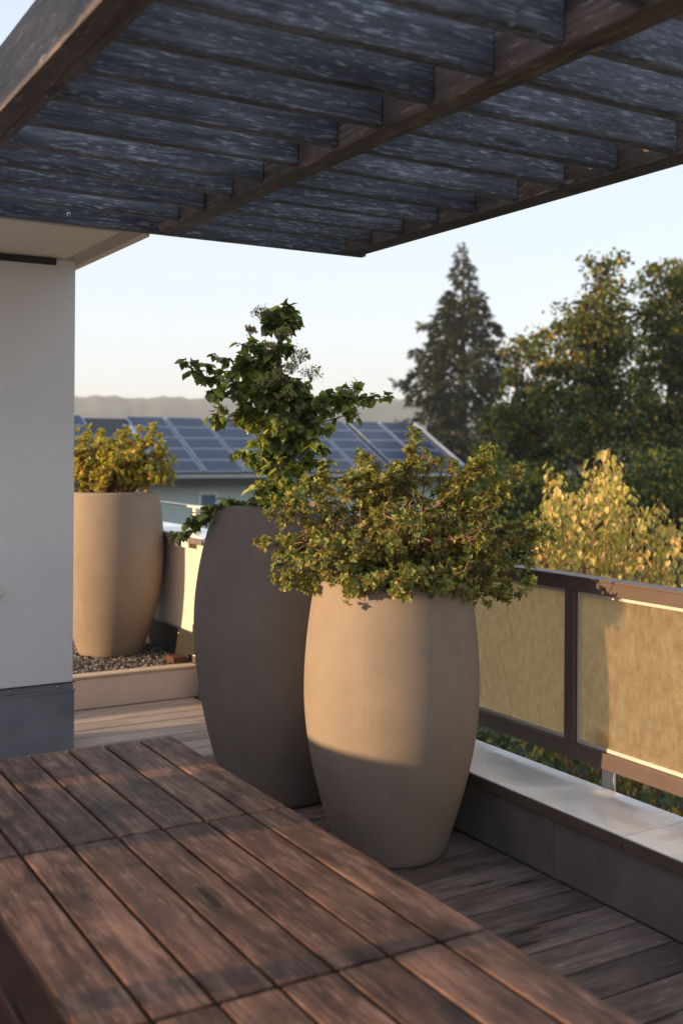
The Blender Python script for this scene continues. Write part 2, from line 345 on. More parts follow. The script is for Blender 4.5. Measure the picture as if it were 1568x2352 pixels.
# gravel
def gravel():
    n = 5200
    ico = bmesh.new(); bmesh.ops.create_icosphere(ico, subdivisions=1, radius=1); bv = np.array([v.co[:] for v in ico.verts]); bf = np.array([[v.index for v in f.verts] for f in ico.faces]); ico.free()
    px = rng.uniform(1.84, 2.645, n); py = rng.uniform(YB + .095, YB + 1.6, n); pz = rng.uniform(BZ - .012, BZ + .006, n)
    pos = np.stack([px, py, pz], 1); s = rng.uniform(.006, .014, n)
    V = []
    q = rng.normal(size=(n, 4)); q /= np.linalg.norm(q, axis=1, keepdims=True)
    w_, x_, y_, z_ = q.T
    Rm = np.stack([1 - 2 * (y_**2 + z_**2), 2 * (x_*y_ - z_*w_), 2 * (x_*z_ + y_*w_), 2 * (x_*y_ + z_*w_), 1 - 2 * (x_**2 + z_**2), 2 * (y_*z_ - x_*w_), 2 * (x_*z_ - y_*w_), 2 * (y_*z_ + x_*w_), 1 - 2 * (x_**2 + y_**2)], 1).reshape(-1, 3, 3)
    loc = bv[None] * rng.uniform(.7, 1.2, (n, len(bv), 1)) * np.array([1.3, .9, .6])
    V = np.einsum('nij,nkj->nki', Rm, loc) * s[:, None, None] + pos[:, None]
    Fc = (bf[None] + (np.arange(n) * len(bv))[:, None, None]).reshape(-1, 3)
    base = len(V.reshape(-1, 3)); vv = V.reshape(-1, 3).tolist(); ff = Fc.tolist()
    vv += [(1.84, YB + .09, BZ - .012), (2.658, YB + .09, BZ - .012), (2.658, YB + 4, BZ - .012), (1.84, YB + 4, BZ - .012)]; ff.append([base, base + 1, base + 2, base + 3])
    m, nt, b = mat('dark_gravel'); g = nt.nodes.new('ShaderNodeNewGeometry')
    r = ramp(nt, [(0, (.035, .03, .03)), (.5, (.10, .085, .075)), (.85, (.19, .165, .15)), (1, (.36, .33, .30))]); nt.links.new(g.outputs['Random Per Island'], r.inputs[0]); nt.links.new(r.outputs[0], b.inputs['Base Color']); b.inputs['Roughness'].default_value = .7
    o = pymesh('gravel', vv, ff, m); tag(o, 'dark grey gravel filling the raised bed under the rear planter', 'gravel', kind='stuff')
gravel()
M_BACKWALL = plain('cream_render', (.60, .52, .44), .75, 0, .05, 2, .001, 120)
bw = empty('high_parapet', (XP, YB, 0)); tag(bw, kind='structure'); bw.location.x += .06
box('wall_face', (0, -.03, .0), (.25, 1.9, .935), M_BACKWALL, bw, .002, 1)
box('dark_skirting', (-.016, .06, BZ - .02), (-.001, 1.9, .352), M_DARK, bw, .002, 1)
box('skirting_lip', (-.026, .06, .353), (-.001, 1.9, .362), M_DARK, bw, .002, 1)
box('skirting_end', (-.05, .035, BZ - .01), (-.001, .058, .43), M_DARK, bw, .003, 1)
box('coping_slab', (-.035, -.06, .936), (.29, 1.9, .962), M_COPE, bw, .003)
box('coping_lip', (-.045, -.06, .915), (-.036, 1.9, .955), M_TAUPE, bw, .002)
for yy in (.35, .9, 1.45):
    lathe('screw', [(.0065, 0), (.0065, .003), (.003, .006)], M_STEEL, 10, bw, (-.018, yy, .33)).rotation_euler = (0, -math.pi / 2, 0)
r2 = empty('low_railing', (XP + .08, YB, .962)); tag(r2, 'low flat topped taupe rail on the high rear parapet', 'railing')
box('top_rail', (.0, .02, .165), (.06, 1.85, .178), M_BRK, r2, .002)
for yy in (.22, 1.7): box('post', (.015, yy, .0), (.045, yy + .05, .164), M_BRK, r2, .003)
box('foot_plate', (-.075, .12, -.075), (-.066, .34, -.02), M_BRK, r2, .003)
bp = box('wood_offcut', (2.50, YB + .085, BZ + .017), (2.59, YB + .21, BZ + .055), M_BENCHS); tag(bp, 'short brown timber block lying on the bed edging by the tall planter', 'timber block')

# ------------------------------------------------------------------ house: wall pier, soffit; added light mask
XW, YW = 1.62, 5.32
ZS = H + .93
wp = empty('house_wall', (XW, YW, 0)); tag(wp, 'white stucco wall pier with grey metal base flashing under the roof overhang', 'wall')
WL = -4.25                    # wall's far left end, relative
def wall_box():
    bm = bmesh.new(); bmesh.ops.create_cube(bm, size=1); lo = Vector((WL, 0, .335)); hi = Vector((0, .30, ZS - H + H - .001))
    bmesh.ops.scale(bm, vec=hi - lo, verts=bm.verts); bmesh.ops.translate(bm, vec=(lo + hi) / 2, verts=bm.verts)
    bmesh.ops.bevel(bm, geom=bm.edges[:], offset=.006, segments=2, affect='EDGES')
    me = bpy.data.meshes.new('plaster'); bm.to_mesh(me); bm.free(); link('plaster', me, M_STUCCO, wp)
wall_box()
box('flashing', (WL, .012, 0), (.012, .29, .290), M_GREYMETAL, wp, .003)
box('flashing_lip', (WL, .004, .291), (.016, .294, .299), M_GREYMETAL, wp, .002)
box('flashing_upstand', (WL, .016, .300), (.006, .28, .333), M_GREYMETAL, wp, .002)
box('shadow_joint', (WL, .003, .3335), (.014, .297, .3375), M_DARK, wp, .0)
for xx in (-.07, -.30, -.53, -.76):
    s = lathe('screw', [(.0085, 0), (.0085, .004), (.004, .008)], M_STEEL, 14, wp, (xx, .016, .318)); s.rotation_euler = (math.pi / 2, 0, 0)
bx = [((-.92, -.012, ZS - .036), (-.10, .004, ZS - .004))]
vn = boxes('vent_strip', bx, M_DARK, wp, .002)
# small ring on the wall, only its rim reaches the picture
rg = Tubes(); rg.add([(-1.055 + .045 * math.cos(a), -.03, .0 + .035 * math.sin(a)) for a in [2 * math.pi * k / 24 for k in range(25)]], .005, 8)
rg.add([(-1.055, -.03, -.035), (-1.055, .0, -.035)], .004, 8)
rp = P(0, 1362, 5.2)
hk = rg.build('wall_ring', plain('cream_ring_paint', (.7, .6, .48), .5)); hk.location = (rp.x + 1.055 - .036, YW, rp.z); tag(hk, 'cream ring mounted low on the white wall at the left edge', 'wall ring')

so_ = empty('roof_overhang', (XW, YW, ZS)); tag(so_, kind='structure')
YE = 4.475 - YW
box('soffit_panel', (-4.3, YE + .05, 0), (-.045, .8, .02), M_SOFFIT, so_, .002)
box('soffit_trim', (-.044, YE + .05, -.002), (.045, .8, .02), M_SOFFIT2, so_, .002)
box('soffit_front_trim', (-4.3, YE, -.002), (.045, YE + .048, .02), M_SOFFIT2, so_, .002)
box('fascia', (.046, YE, -.016), (.066, .8, .24), M_SOFFIT, so_, .002)
box('roof_slab', (-4.3, YE, .021), (.045, .8, .23), M_DARK, so_, 0)
# unseen facade-like mask added left of the camera, openings shaped to gate the sun
fc = empty('light_mask', (-2.55, 0, 0)); tag(fc, kind='structure')
box('mask_wall', (0, .2, 0), (.2, .9, 2.8), M_STUCCO, fc, .005)
box('mask_sill', (0, 3.24, 0), (.12, 3.77, 1.21), M_STUCCO, fc, .005)
box('mask_bar', (.03, 2.43, 1.01), (.09, 2.50, 3.0), M_GREYMETAL, fc, .003)
box('mask_pier', (0, 4.56, 0), (.12, 5.3, 2.03), M_STUCCO, fc, .005)
box('mask_sill', (0, 3.77, 0), (.12, 3.87, 1.01), M_STUCCO, fc, .005)
box('mask_sill', (0, 3.872, 0), (.12, 4.56, 1.185), M_STUCCO, fc, .005)
box('mask_sill', (0, .9, 0), (.12, 3.238, 1.01), M_STUCCO, fc, .005)
box('mask_lintel', (0, .9, 3.0), (.2, 5.3, 3.3), M_STUCCO, fc, .005)
# unseen block added on the left to keep sun off the trees
nb = boxes('sun_blocker', [((-22, 17, GZ), (-9, 95, 7.4))], M_STUCCO); tag(nb, 'added unseen white block on the left, keeping sun off the trees', 'sun blocker')

# ------------------------------------------------------------------ pergola
pg = empty('pergola', (0, 4.48, H + .93)); tag(pg, 'weathered dark timber pergola of deep slats over the terrace', 'pergola')
ZB = 0.0
YN, YF = -4.75, -.045
h = .93
XB = [(.722, .80), (1.712, 1.80), (2.642, 2.745)]
box('beam', (XB[0][0], YN, ZB), (XB[0][1] - .014, YF, .185), M_BEAM, pg, .004)
box('beam', (XB[0][1] - .012, YN, ZB + .002), (XB[0][1] + .02, YF, .185), M_BEAM, pg, .004)
box('beam', (XB[1][0], YN, ZB), (XB[1][1], YF, .185), M_BEAM, pg, .004)
box('beam', (XB[2][0], YN, ZB), (XB[2][1], YF, .150), M_BEAM, pg, .004)
SP = .256
for k in range(1, 19):
    y = -.03 - SP * k
    for (a, b_) in ((XB[0][1] + .022, XB[1][0] - .003), (XB[1][1] + .003, XB[2][0] - .003), (-1.2, XB[0][0] - .003)):
        if a < 0 : continue
        box('slat', (a, y, .012), (b_, y + .042, .160), M_SLAT, pg, .004)
box('end_slat', (-1.6, -.042, -.004), (XB[2][1] + .02, .0, .150), M_SLAT, pg, .004)
for xx in (.83, 1.32):
    s = lathe('bolt', [(.011, 0), (.011, .004), (.006, .007)], M_STEEL, 16, pg, (xx, -.043, .03)); s.rotation_euler = (math.pi / 2, 0, 0)

# ------------------------------------------------------------------ bench platform: three square modules
KT = 1.0
XL, XRt = .574, 1.4286
ZT = H - KT
def make_bench(y0, y1):
    b = empty('platform_bench', (XL, y0, 0)); W = XRt - XL; n = 7; g = .009; pwid = (W - g * (n - 1)) / n; L = y1 - y0 - .012
    for i in range(n):
        a = i * (pwid + g)
        box('plank', (a, 0, ZT - .028), (a + pwid, L, ZT), M_BENCHX, b, .004, 2)
    hh = (ZT - .03 - .03) / 3
    for j in range(3):
        z0 = .02 + j * (hh + .004)
        box('side_board', (.004, .012, z0), (.026, L - .012, z0 + hh), M_BENCHS, b, .003, 1)
        box('side_board', (W - .026, .012, z0), (W - .004, L - .012, z0 + hh), M_BENCHS, b, .003, 1)
    box('end_board', (.028, .014, .02), (W - .028, .034, ZT - .03), M_BENCHS, b, .003, 1)
    box('end_board', (.028, L - .034, .02), (W - .028, L - .014, ZT - .03), M_BENCHS, b, .003, 1)
    return b
YS = [.92, 1.805, 2.700, 3.565]
for i, lab in enumerate(('brown slatted bench module nearest the camera, in front of the wide cross joint', 'brown slatted bench module in the middle of the row, between both cross joints', 'dark far bench module of the row, ending before the white wall')):
    b = make_bench(YS[i], YS[i + 1]); tag(b, lab, 'bench', 'slatted bench modules pushed together in a row')

# ------------------------------------------------------------------ planters
def planter(loc, hgt, rmax, rrim, rbase, m, label, name='planter'):
    root = empty(name, loc); tag(root, label, 'planter', 'tall barrel shaped planters')
    prof = [(rbase * .90, 0), (rbase * .965, .004), (rbase, .02)]
    zm = .60
    for k in range(1, 40):
        t = k / 40
        if t < zm: r = rbase + (rmax - rbase) * math.sin((t / zm) * math.pi / 2) ** .95
        else: r = rrim + (rmax - rrim) * math.cos((t - zm) / (1 - zm) * math.pi / 2) ** .92
        prof.append((r, .02 + (hgt - .026) * t))
    prof += [(rrim, hgt - .005), (rrim - .003, hgt - .001), (rrim - .008, hgt), (rrim - .026, hgt), (rrim - .031, hgt - .003), (rrim - .034, hgt - .01), (rrim - .03, hgt - .10)]
    o = lathe('pot_shell', prof, m, 128, root)
    lathe('soil', [(.02, hgt - .075), (rrim - .1, hgt - .065), (rrim - .031, hgt - .085)], M_SOIL, 48, root)
    return root
PF = (2.25, 3.41, 0); PT = (2.205, 4.22, 0); PB = (2.315, 6.80, BZ + .0)
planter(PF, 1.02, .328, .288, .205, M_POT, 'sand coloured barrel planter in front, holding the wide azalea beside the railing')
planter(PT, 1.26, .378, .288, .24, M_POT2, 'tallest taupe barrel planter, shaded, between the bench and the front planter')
planter(PB, 1.045, .338, .305, .205, M_POT, 'sand coloured barrel planter standing on gravel behind the white wall')

# ------------------------------------------------------------------ potted plants
M_TWIG = plain('reddish_twig_bark', (.26, .14, .085), .8, 0, .35, 30)
M_AZ = leafmat('azalea_leaf', [(0, (.08, .11, .03)), (.35, (.17, .20, .05)), (.72, (.29, .31, .08)), (.90, (.42, .40, .12)), (.97, (.42, .26, .09)), (1, (.42, .18, .07))], .42, tcol=.95)
M_AZ2 = leafmat('autumn_azalea_leaf', [(0, (.12, .14, .03)), (.4, (.26, .26, .045)), (.78, (.40, .36, .07)), (1, (.46, .22, .06))], .42)
def sway(p0, p1, bend, n=7, wob=.012):
    p0 = Vector(p0); p1 = Vector(p1); mid = (p0 + p1) / 2 + bend; out = []
    for i in range(n):
        t = i / (n - 1); q = p0 * (1 - t) ** 2 + mid * (2 * t * (1 - t)) + p1 * t * t
        if 0 < i < n - 1: q += Vector(rng.normal(size=3) * wob)
        out.append(q)
    return out
def azalea(name, base, tips, m, label, leaf=(.015, .024), per=9, sub=(6, 12), spread=.10, thin=()):
    root = empty(name, base); tag(root, label, 'shrub'); base = Vector(base)
    T = Tubes(); pos, dr, nr, sc = [], [], [], []
    def rosette(p, ax, k=per, s=1.0):
        ax = ax.normalized()
        a = ax.orthogonal().normalized(); b = ax.cross(a)
        for i in range(k):
            q = i * 2.4 + rng.uniform(-.3, .3); el = rng.uniform(.05, 1.0)
            d = (a * math.cos(q) + b * math.sin(q)) * math.cos(el) + ax * math.sin(el)
            n = ax * math.cos(el) - (a * math.cos(q) + b * math.sin(q)) * math.sin(el)
            pos.append(p + d * .002 - ax * rng.uniform(0, .012)); dr.append(d); nr.append(n + Vector(rng.normal(size=3) * .25)); sc.append(s * rng.uniform(*leaf))
    for ti, tp in enumerate(list(tips) + list(thin)):
        is_thin = ti >= len(tips); tp = Vector(tp) - base
        if tp.z > 0 and tp.xy.length < .05: tp.x += .03
        bend = Vector((tp.x * -.15, tp.y * -.15, .06 + .1 * max(0, tp.z)))
        p0 = Vector((tp.x * .18 + rng.normal() * .03, tp.y * .18 + rng.normal() * .03, -.03))
        pts = sway(p0, tp, bend, 9, .010); L = (tp - p0).length
        T.add(pts, [.0052 * (1 - .72 * i / 8) for i in range(9)], 5)
        rosette(tp, tp - pts[-2])
        for _ in range(int(rng.integers(*sub) * min(1.5, .45 + L * 1.6) * (.8 if is_thin else 1))):
            i = int(rng.integers(5 if is_thin else 3, 9)) if L > .12 else 6; i = min(i, 8)
            p = pts[i]; t = (pts[min(8, i + 1)] - pts[i - 1]).normalized()
            d = (t * .8 + Vector(rvec(1)[0]) * 1.0 + Vector((0, 0, .25))).normalized()
            l = rng.uniform(.03, spread) * (.45 if is_thin else 1); e = p + d * l
            if e.z < -.09: continue
            T.add(sway(p, e, Vector((0, 0, -.008)), 4, .003), [.0022, .0018, .0014, .001], 4)
            rosette(e, (e - p) + Vector((0, 0, .03)))
            if rng.random() < .75:
                e2 = p + (e - p) * .6 + Vector(rvec(1)[0]) * .028; T.add([p + (e - p) * .35, e2], [.0014, .001], 3); rosette(e2, e2 - p, per - 2, .85)
            if rng.random() < .4:
                e2 = p + (e - p) * .3 + Vector(rvec(1)[0]) * .03; T.add([p + (e - p) * .15, e2], [.0014, .001], 3); rosette(e2, e2 - p, per - 3, .8)
    T.build('branches', M_TWIG, root)
    leaves('foliage', T_OVATE, [tuple(x) for x in pos], [tuple(x) for x in dr], [tuple(x) for x in nr], sc, m, root, .85)
    return root
def dome_tips(c, rx, ry, rz, n, zmin=-.1, flat=.6, low=0.0):
    out = []
    while len(out) < n:
        v = rvec(1)[0]; rr = rng.uniform(.45, 1.0) ** .55
        z = v[2] * rz * rr
        if z < zmin: continue
        out.append((c[0] + v[0] * rx * rr, c[1] + v[1] * ry * rr, c[2] + z))
    return out
def wtip(u, v, dd=0, d0=4.08): return tuple(P(u, v, d0 + dd))
AZD = 4.05
tips = []
# mound: lens-wide in the view's cross direction, thinner in depth
def mound(uc, vc, ru, rv, n, dep, d0):
    out = []
    while len(out) < n:
        a, b, c = rng.uniform(-1, 1, 3)
        if a * a + b * b + c * c > 1: continue
        out.append(tuple(P(uc + a * ru, vc + b * rv, d0 + c * dep)))
    return out
tips += mound(900, 1228, 250, 76, 58, .36, AZD)
tips += mound(760, 1270, 135, 60, 26, .28, AZD - .05)
tips += mound(1060, 1225, 125, 80, 34, .28, AZD)
tips += mound(905, 1320, 200, 30, 14, .30, AZD - .12)
thin_ = []
for (u, v) in ((955, 1000), (945, 1035), (965, 1050), (1115, 1040), (1105, 1080), (1120, 1065), (1178, 1085), (1170, 1120), (1150, 1140), (1205, 1200), (1260, 1212), (1225, 1225), (840, 1055), (850, 1070), (1000, 1055), (1030, 1080), (905, 1080), (1060, 1100), (1090, 1075),
               (590, 1238), (610, 1250), (640, 1290), (655, 1320), (690, 1340), (720, 1335), (760, 1345), (975, 1378), (1080, 1350), (1190, 1362), (1150, 1345), (1200, 1330), (1130, 1360), (860, 1095), (880, 1102), (820, 1098), (910, 1085), (790, 1092), (850, 1110), (800, 1115), (890, 1090), (620, 1180), (650, 1160), (700, 1115), (680, 1140), (740, 1100), (1215, 1290), (1210, 1250), (1190, 1310)):
    for q in range(2): thin_.append(tuple(P(u + rng.uniform(-7, 7), v + rng.uniform(0, 9), AZD + rng.uniform(-.12, .12))))
for _ in range(30):
    u = rng.uniform(735, 1085); thin_.append(tuple(P(u, rng.uniform(1325, 1362), AZD - .31 * math.sqrt(max(.05, 1 - ((u - 908) / 195) ** 2)) - .02)))
tips = [t for t in tips if t[2] > .98 or (Vector(t).xy - Vector(PF).xy).length > .31]
azalea('azalea_shrub', (PF[0], PF[1], .96), tips, M_AZ, 'wide spreading olive green azalea spilling over the rim of the front planter', thin=thin_)
D2 = 7.02
tips = mound(262, 1075, 115, 52, 55, .30, D2) + [tuple(P(u, v, D2 + rng.uniform(-.1, .1))) for (u, v) in ((345, 995), (350, 1010), (300, 1000), (315, 1010), (375, 1030), (380, 1075), (392, 1100), (385, 1090), (370, 1050), (210, 1005), (230, 1010), (250, 1015), (190, 1010))]
azalea('azalea_shrub', (PB[0], PB[1], BZ + 1.0), tips, M_AZ2, 'rounded golden autumn azalea in the rear planter behind the white wall', leaf=(.024, .036), per=9, sub=(8, 14), spread=.13)

# climbing hydrangea
M_HB = plain('hydrangea_bark', (.10, .06, .04), .85, 0, .35, 30, .002, 60)
M_HL = leafmat('hydrangea_leaf', [(0, (.045, .075, .03)), (.35, (.09, .13, .045)), (.65, (.18, .22, .06)), (.88, (.34, .38, .09)), (1, (.55, .56, .14))], .42, .34, .8)
M_FL = leafmat('seedhead', [(0, (.20, .20, .06)), (.6, (.34, .32, .12)), (1, (.55, .50, .30))], .3, .7)
def hydrangea():
    root = empty('climbing_hydrangea', (PT[0], PT[1], 1.2)); tag(root, 'dark green climbing hydrangea with arms spread, growing from the tallest planter', 'shrub')
    base = Vector((PT[0], PT[1], 1.2)); D = 4.73
    def W(u, v, dd=0): return P(u, v, D + dd) - base
    T = Tubes(); pos, dr, nr, sc = [], [], [], []; fp, fd, fn, fs = [], [], [], []
    def leaf(p, out, s=1.0):
        d = (out + Vector((0, 0, -.45)) + Vector(rng.normal(size=3) * .45)).normalized()
        n = Vector((0, 0, 1)) + out * .35 + Vector(rng.normal(size=3) * .35)
        pos.append(tuple(p)); dr.append(tuple(d)); nr.append(tuple(n)); sc.append(s * rng.uniform(.017, .046))
    def spray(a, b, n, sp, r0=.005, s=1.0):
        pts = sway(a, b, Vector((0, 0, .02)), 7, .008); T.add(pts, [r0 * (1 - .7 * i / 6) for i in range(7)], 5)
        for _ in range(n):
            i = rng.uniform(.15, 1) * 6; j = min(5, int(i)); p = pts[j].lerp(pts[j + 1], i - j)
            o = Vector(rvec(1)[0]); o.z *= .7; l = rng.uniform(.01, sp) * (1 - .35 * i / 6)
            q = p + o * l
            T.add([p, (p + q) / 2 + Vector((0, 0, .008)), q], [.0018, .0014, .001], 3)
            for _k in range(int(rng.integers(2, 5))): leaf(q + Vector(rng.normal(size=3) * .006), o, s)
        return pts
    tr = sway(W(650, 1200), W(640, 720), Vector((.02, 0, 0)), 14, .012)
    T.add(tr, [.030 - .0017 * i for i in range(14)], 8)
    A = [ # trunk point v, tip u, v, leaves, spread, depth
        (1150, 515, 1200, 30, .05, -.1), (1150, 585, 1120, 30, .07, -.1), (1100, 560, 1050, 34, .06, 0), (1060, 540, 1045, 16, .03, 0), (1120, 745, 1110, 40, .08, -.1), (1080, 745, 1060, 36, .07, 0),
        (1180, 680, 1150, 40, .09, -.25), (1180, 610, 1150, 40, .09, -.25), (1180, 620, 1170, 30, .08, .25), (1180, 700, 1170, 30, .08, .25), (1040, 590, 1010, 40, .07, -.12), (1040, 720, 1000, 44, .08, -.1), (1000, 650, 960, 60, .10, -.2), (1000, 560, 930, 46, .07, .05),
        (980, 500, 950, 40, .06, 0), (960, 490, 975, 26, .05, .05), (940, 600, 900, 55, .09, -.12), (940, 540, 880, 50, .08, 0), (900, 440, 855, 60, .065, 0), (900, 470, 900, 40, .06, -.1), (880, 425, 830, 24, .04, 0), (880, 495, 820, 44, .055, .05), (860, 560, 830, 44, .07, 0),
        (840, 590, 790, 34, .06, 0), (840, 550, 790, 18, .035, .05), (800, 665, 800, 28, .05, 0), (760, 600, 745, 26, .045, 0), (740, 625, 712, 26, .045, 0), (740, 665, 708, 30, .04, 0), (750, 680, 740, 20, .035, 0), (760, 650, 760, 26, .05, -.05),
        (960, 740, 930, 55, .08, -.05), (950, 800, 930, 40, .06, 0), (950, 860, 920, 34, .045, 0), (940, 905, 912, 30, .03, 0), (960, 830, 885, 26, .04, .05), (940, 700, 890, 50, .09, 0), (920, 660, 870, 50, .08, -.1),
        (1000, 760, 985, 40, .07, -.05), (1000, 830, 950, 20, .04, 0), (1020, 740, 1040, 34, .06, .05), (900, 620, 850, 40, .08, .1), (1100, 650, 1090, 50, .11, -.15), (1050, 660, 1030, 50, .11, .1), (980, 640, 930, 60, .11, .1), (1140, 660, 1130, 46, .11, -.05)]
    for (tv, u, v, n, sp, dp) in A:
        t = (1200 - tv) / (1200 - 720) * 13; j = min(12, int(t)); a = tr[j].lerp(tr[j + 1], t - j)
        spray(a, W(u, v, dp), n, sp)
    # trailing branch over the rim
    a = W(560, 1165, -.1); b = W(500, 1165, -.12); c = W(450, 1205, -.14); e = W(395, 1240, -.14)
    for p, q, n in ((W(620, 1165, -.1), a, 26), (a, b, 26), (b, c, 22), (c, e, 20)): spray(p, q, n, .035, .004)
    # flower heads
    def umbel(c, r, nn=300):
        for _ in range(nn):
            q = rng.uniform(0, 6.283); rr = r * math.sqrt(rng.uniform(0, 1)); z = .55 * r * (1 - (rr / r) ** 2) + rng.normal() * r * .28
            p = c + Vector((rr * math.cos(q), rr * math.sin(q), z)); 
            if rng.random() < .12: T.add([c + Vector((0, 0, -.03)), p], .0007, 3)
            fp.append(tuple(p)); fd.append(tuple(rvec(1)[0])); fn.append(tuple(rvec(1)[0])); fs.append(rng.uniform(.005, .010) * (2.2 if rng.random() < .08 else 1))
    for (u, v, r, dd) in ((600, 722, .055, 0), (650, 768, .055, -.14), (715, 862, .065, -.03), (690, 820, .055, -.1), (640, 868, .06, -.12), (670, 845, .05, -.1), (600, 890, .05, -.12), (575, 760, .03, 0), (660, 905, .05, -.15), (620, 800, .045, -.05)):
        umbel(W(u, v, dd), r * rng.uniform(.6, .85), 200)
    T.build('branches', M_HB, root)
    leaves('foliage', T_HEART, pos, dr, nr, sc, M_HL, root, .95, True)
    leaves('seed_heads', T_KITE, fp, fd, fn, fs, M_FL, root, 1.0)
hydrangea()

# ------------------------------------------------------------------ house across with solar roof
def solar_house():
    d1 = 45.0; X1, Y1, Z1 = .6113 * d1, .8002 * d1, H - .0196 * d1 - .05
    Rn, Rise = .0895 * d1, .0454 * d1; X0 = 2.0
    root = empty('solar_house', ((X0 + X1) / 2, Y1 + .5, GZ)); tag(root, 'low pale green house across the way, its dark roof covered in solar panels', 'house')
    ox, oy, oz = -root.location.x, -root.location.y, -root.location.z
    mw = plain('pale_green_render', (.50, .56, .52), .8, 0, .04, .5); mr = plain('dark_roof_tile', (.035, .035, .042), .7, 0, .3, 6)
    mb = plain('dark_eave_board', (.05, .045, .045), .7)
    boxes('wall', [((X0 + .5 + ox, Y1 + .7 + oy, 0), (X1 - .5 + ox, Y1 + 2 * Rn + oy, Z1 + oz - .42))], mw, root)
    sl = math.atan2(Rise, Rn); L = math.hypot(Rise, Rn)
    def rp(x, s, n): return (x + ox, Y1 + s * math.cos(sl) - n * math.sin(sl) + oy, Z1 + s * math.sin(sl) + n * math.cos(sl) + oz)
    def slab(name, x0, x1, s0, s1, n0, n1, m, par=root, back=False):
        v = [rp(x, s, n) for n in (n0, n1) for (x, s) in ((x0, s0), (x1, s0), (x1, s1), (x0, s1))]
        return pymesh(name, v, [(3, 2, 1, 0), (4, 5, 6, 7), (0, 1, 5, 4), (1, 2, 6, 5), (2, 3, 7, 6), (3, 0, 4, 7)], m, par)
    slab('roof', X0, X1, 0, L, -.2, 0, mr)
    yb = Y1 + 2 * Rn; zr = Z1 + Rise
    pymesh('rear_roof', [(X0 + ox, Y1 + Rn + oy, zr + oz - .03), (X1 + ox, Y1 + Rn + oy, zr + oz - .03), (X1 + ox, yb + oy, Z1 + oz), (X0 + ox, yb + oy, Z1 + oz)], [(0, 1, 2, 3)], mr, root)
    pymesh('gable', [(X1 - .5 + ox, Y1 + .7 + oy, Z1 - .4 + oz), (X1 - .5 + ox, yb + oy, Z1 - .4 + oz), (X1 - .5 + ox, Y1 + Rn + oy, zr + oz - .2)], [(0, 1, 2)], mw, root)
    boxes('eave_board', [((X0 + ox, Y1 + .02 + oy, Z1 - .40 + oz), (X1 + ox, Y1 + .72 + oy, Z1 - .12 + oz))], mb, root)
    boxes('gutter', [((X0 + ox, Y1 - .10 + oy, Z1 - .13 + oz), (X1 + ox, Y1 + .03 + oy, Z1 + .0 + oz))], plain('zinc_gutter', (.38, .40, .42), .35, .6), root)
    boxes('verge_trim', [], mb, root) if False else None
    slab('verge_trim', X1 - .02, X1 + .12, -.05, L, -.22, .10, plain('verge_white', (.5, .5, .52), .5))
    mf = plain('panel_frame', (.50, .53, .60), .4, .3)
    m, nt, b = mat('solar_glass'); mp = objcoord(nt, rand=False)
    br = N(nt, 'ShaderNodeTexBrick', Scale=1.0); br.offset = 0; br.inputs['Color1'].default_value = (.016, .028, .068, 1); br.inputs['Color2'].default_value = (.020, .033, .078, 1); br.inputs['Mortar'].default_value = (.07, .08, .11, 1)
    br.inputs['Mortar Size'].default_value = .012; br.inputs['Brick Width'].default_value = .16; br.inputs['Row Height'].default_value = .16
    nt.links.new(mp.outputs[0], br.inputs[0]); nt.links.new(br.outputs[0], b.inputs['Base Color']); b.inputs['Roughness'].default_value = .3; b.inputs['Specular IOR Level'].default_value = .22
    pw_, ph = 1.62, L / 5 - .01
    # panel mesh: frame + glass
    e = .036
    v = [(0, 0, 0), (pw_ - .10, 0, 0), (pw_ - .10, ph - .04, 0), (0, ph - .04, 0), (e, e * .5, 0), (pw_ - .10 - e, e * .5, 0), (pw_ - .10 - e, ph - .04 - e * .5, 0), (e, ph - .04 - e * .5, 0)]
    v2 = [(a, c, .045) for a, c, _ in v] + [(a, c, .0) for a, c, _ in v[:4]]
    f = [(0, 1, 5, 4), (1, 2, 6, 5), (2, 3, 7, 6), (3, 0, 4, 7), (4, 5, 6, 7), (8, 9, 1, 0), (9, 10, 2, 1), (10, 11, 3, 2), (11, 8, 0, 3)]
    me = bpy.data.meshes.new('solar_panel'); me.from_pydata(v2, [], f); me.materials.append(mf); me.materials.append(m); me.polygons[4].material_index = 1; me.update()
    c = 0; x = X1 - .25 - pw_
    while x > 9.0:
        c += 1
        for rrow in range(5):
            if c in (9, 11, 14) and rrow >= 3: continue
            o = bpy.data.objects.new('solar_panel', me); COL.objects.link(o); o.parent = root; o.location = rp(x, .05 + rrow * L / 5, .06); o.rotation_euler = (sl, 0, 0)
        x -= pw_ + (.16 if c in (2,) else 0)
    q = slab('roof_window', X1 - 13.7, X1 - 12.9, L * .66, L * .84, .0, .08, mf)
    for (u0, u1, v0, v1) in ((455, 500, 1130, 1180), (640, 700, 1130, 1180), (255, 300, 1130, 1180)):
        a = P(u0, v0, 1); bq = P(u1, v1, 1)
        t = (Y1 + .68) / a.y; ax, az = a.x * t, H + (a.z - H) * t; t = (Y1 + .68) / bq.y; bx_, bz = bq.x * t, H + (bq.z - H) * t
        wf = boxes('window', [((ax + ox, Y1 + .62 + oy, bz + oz - .5), (ax + .1 + ox, Y1 + .70 + oy, az + oz)), ((bx_ - .1 + ox, Y1 + .62 + oy, bz + oz - .5), (bx_ + ox, Y1 + .70 + oy, az + oz)),
                              ((ax + .1 + ox, Y1 + .62 + oy, az + oz - .1), (bx_ - .1 + ox, Y1 + .70 + oy, az + oz)), ((ax + .1 + ox, Y1 + .62 + oy, bz + oz - .5), (bx_ - .1 + ox, Y1 + .70 + oy, bz + oz - .4))], plain('window_white', (.7, .7, .7), .5), root)
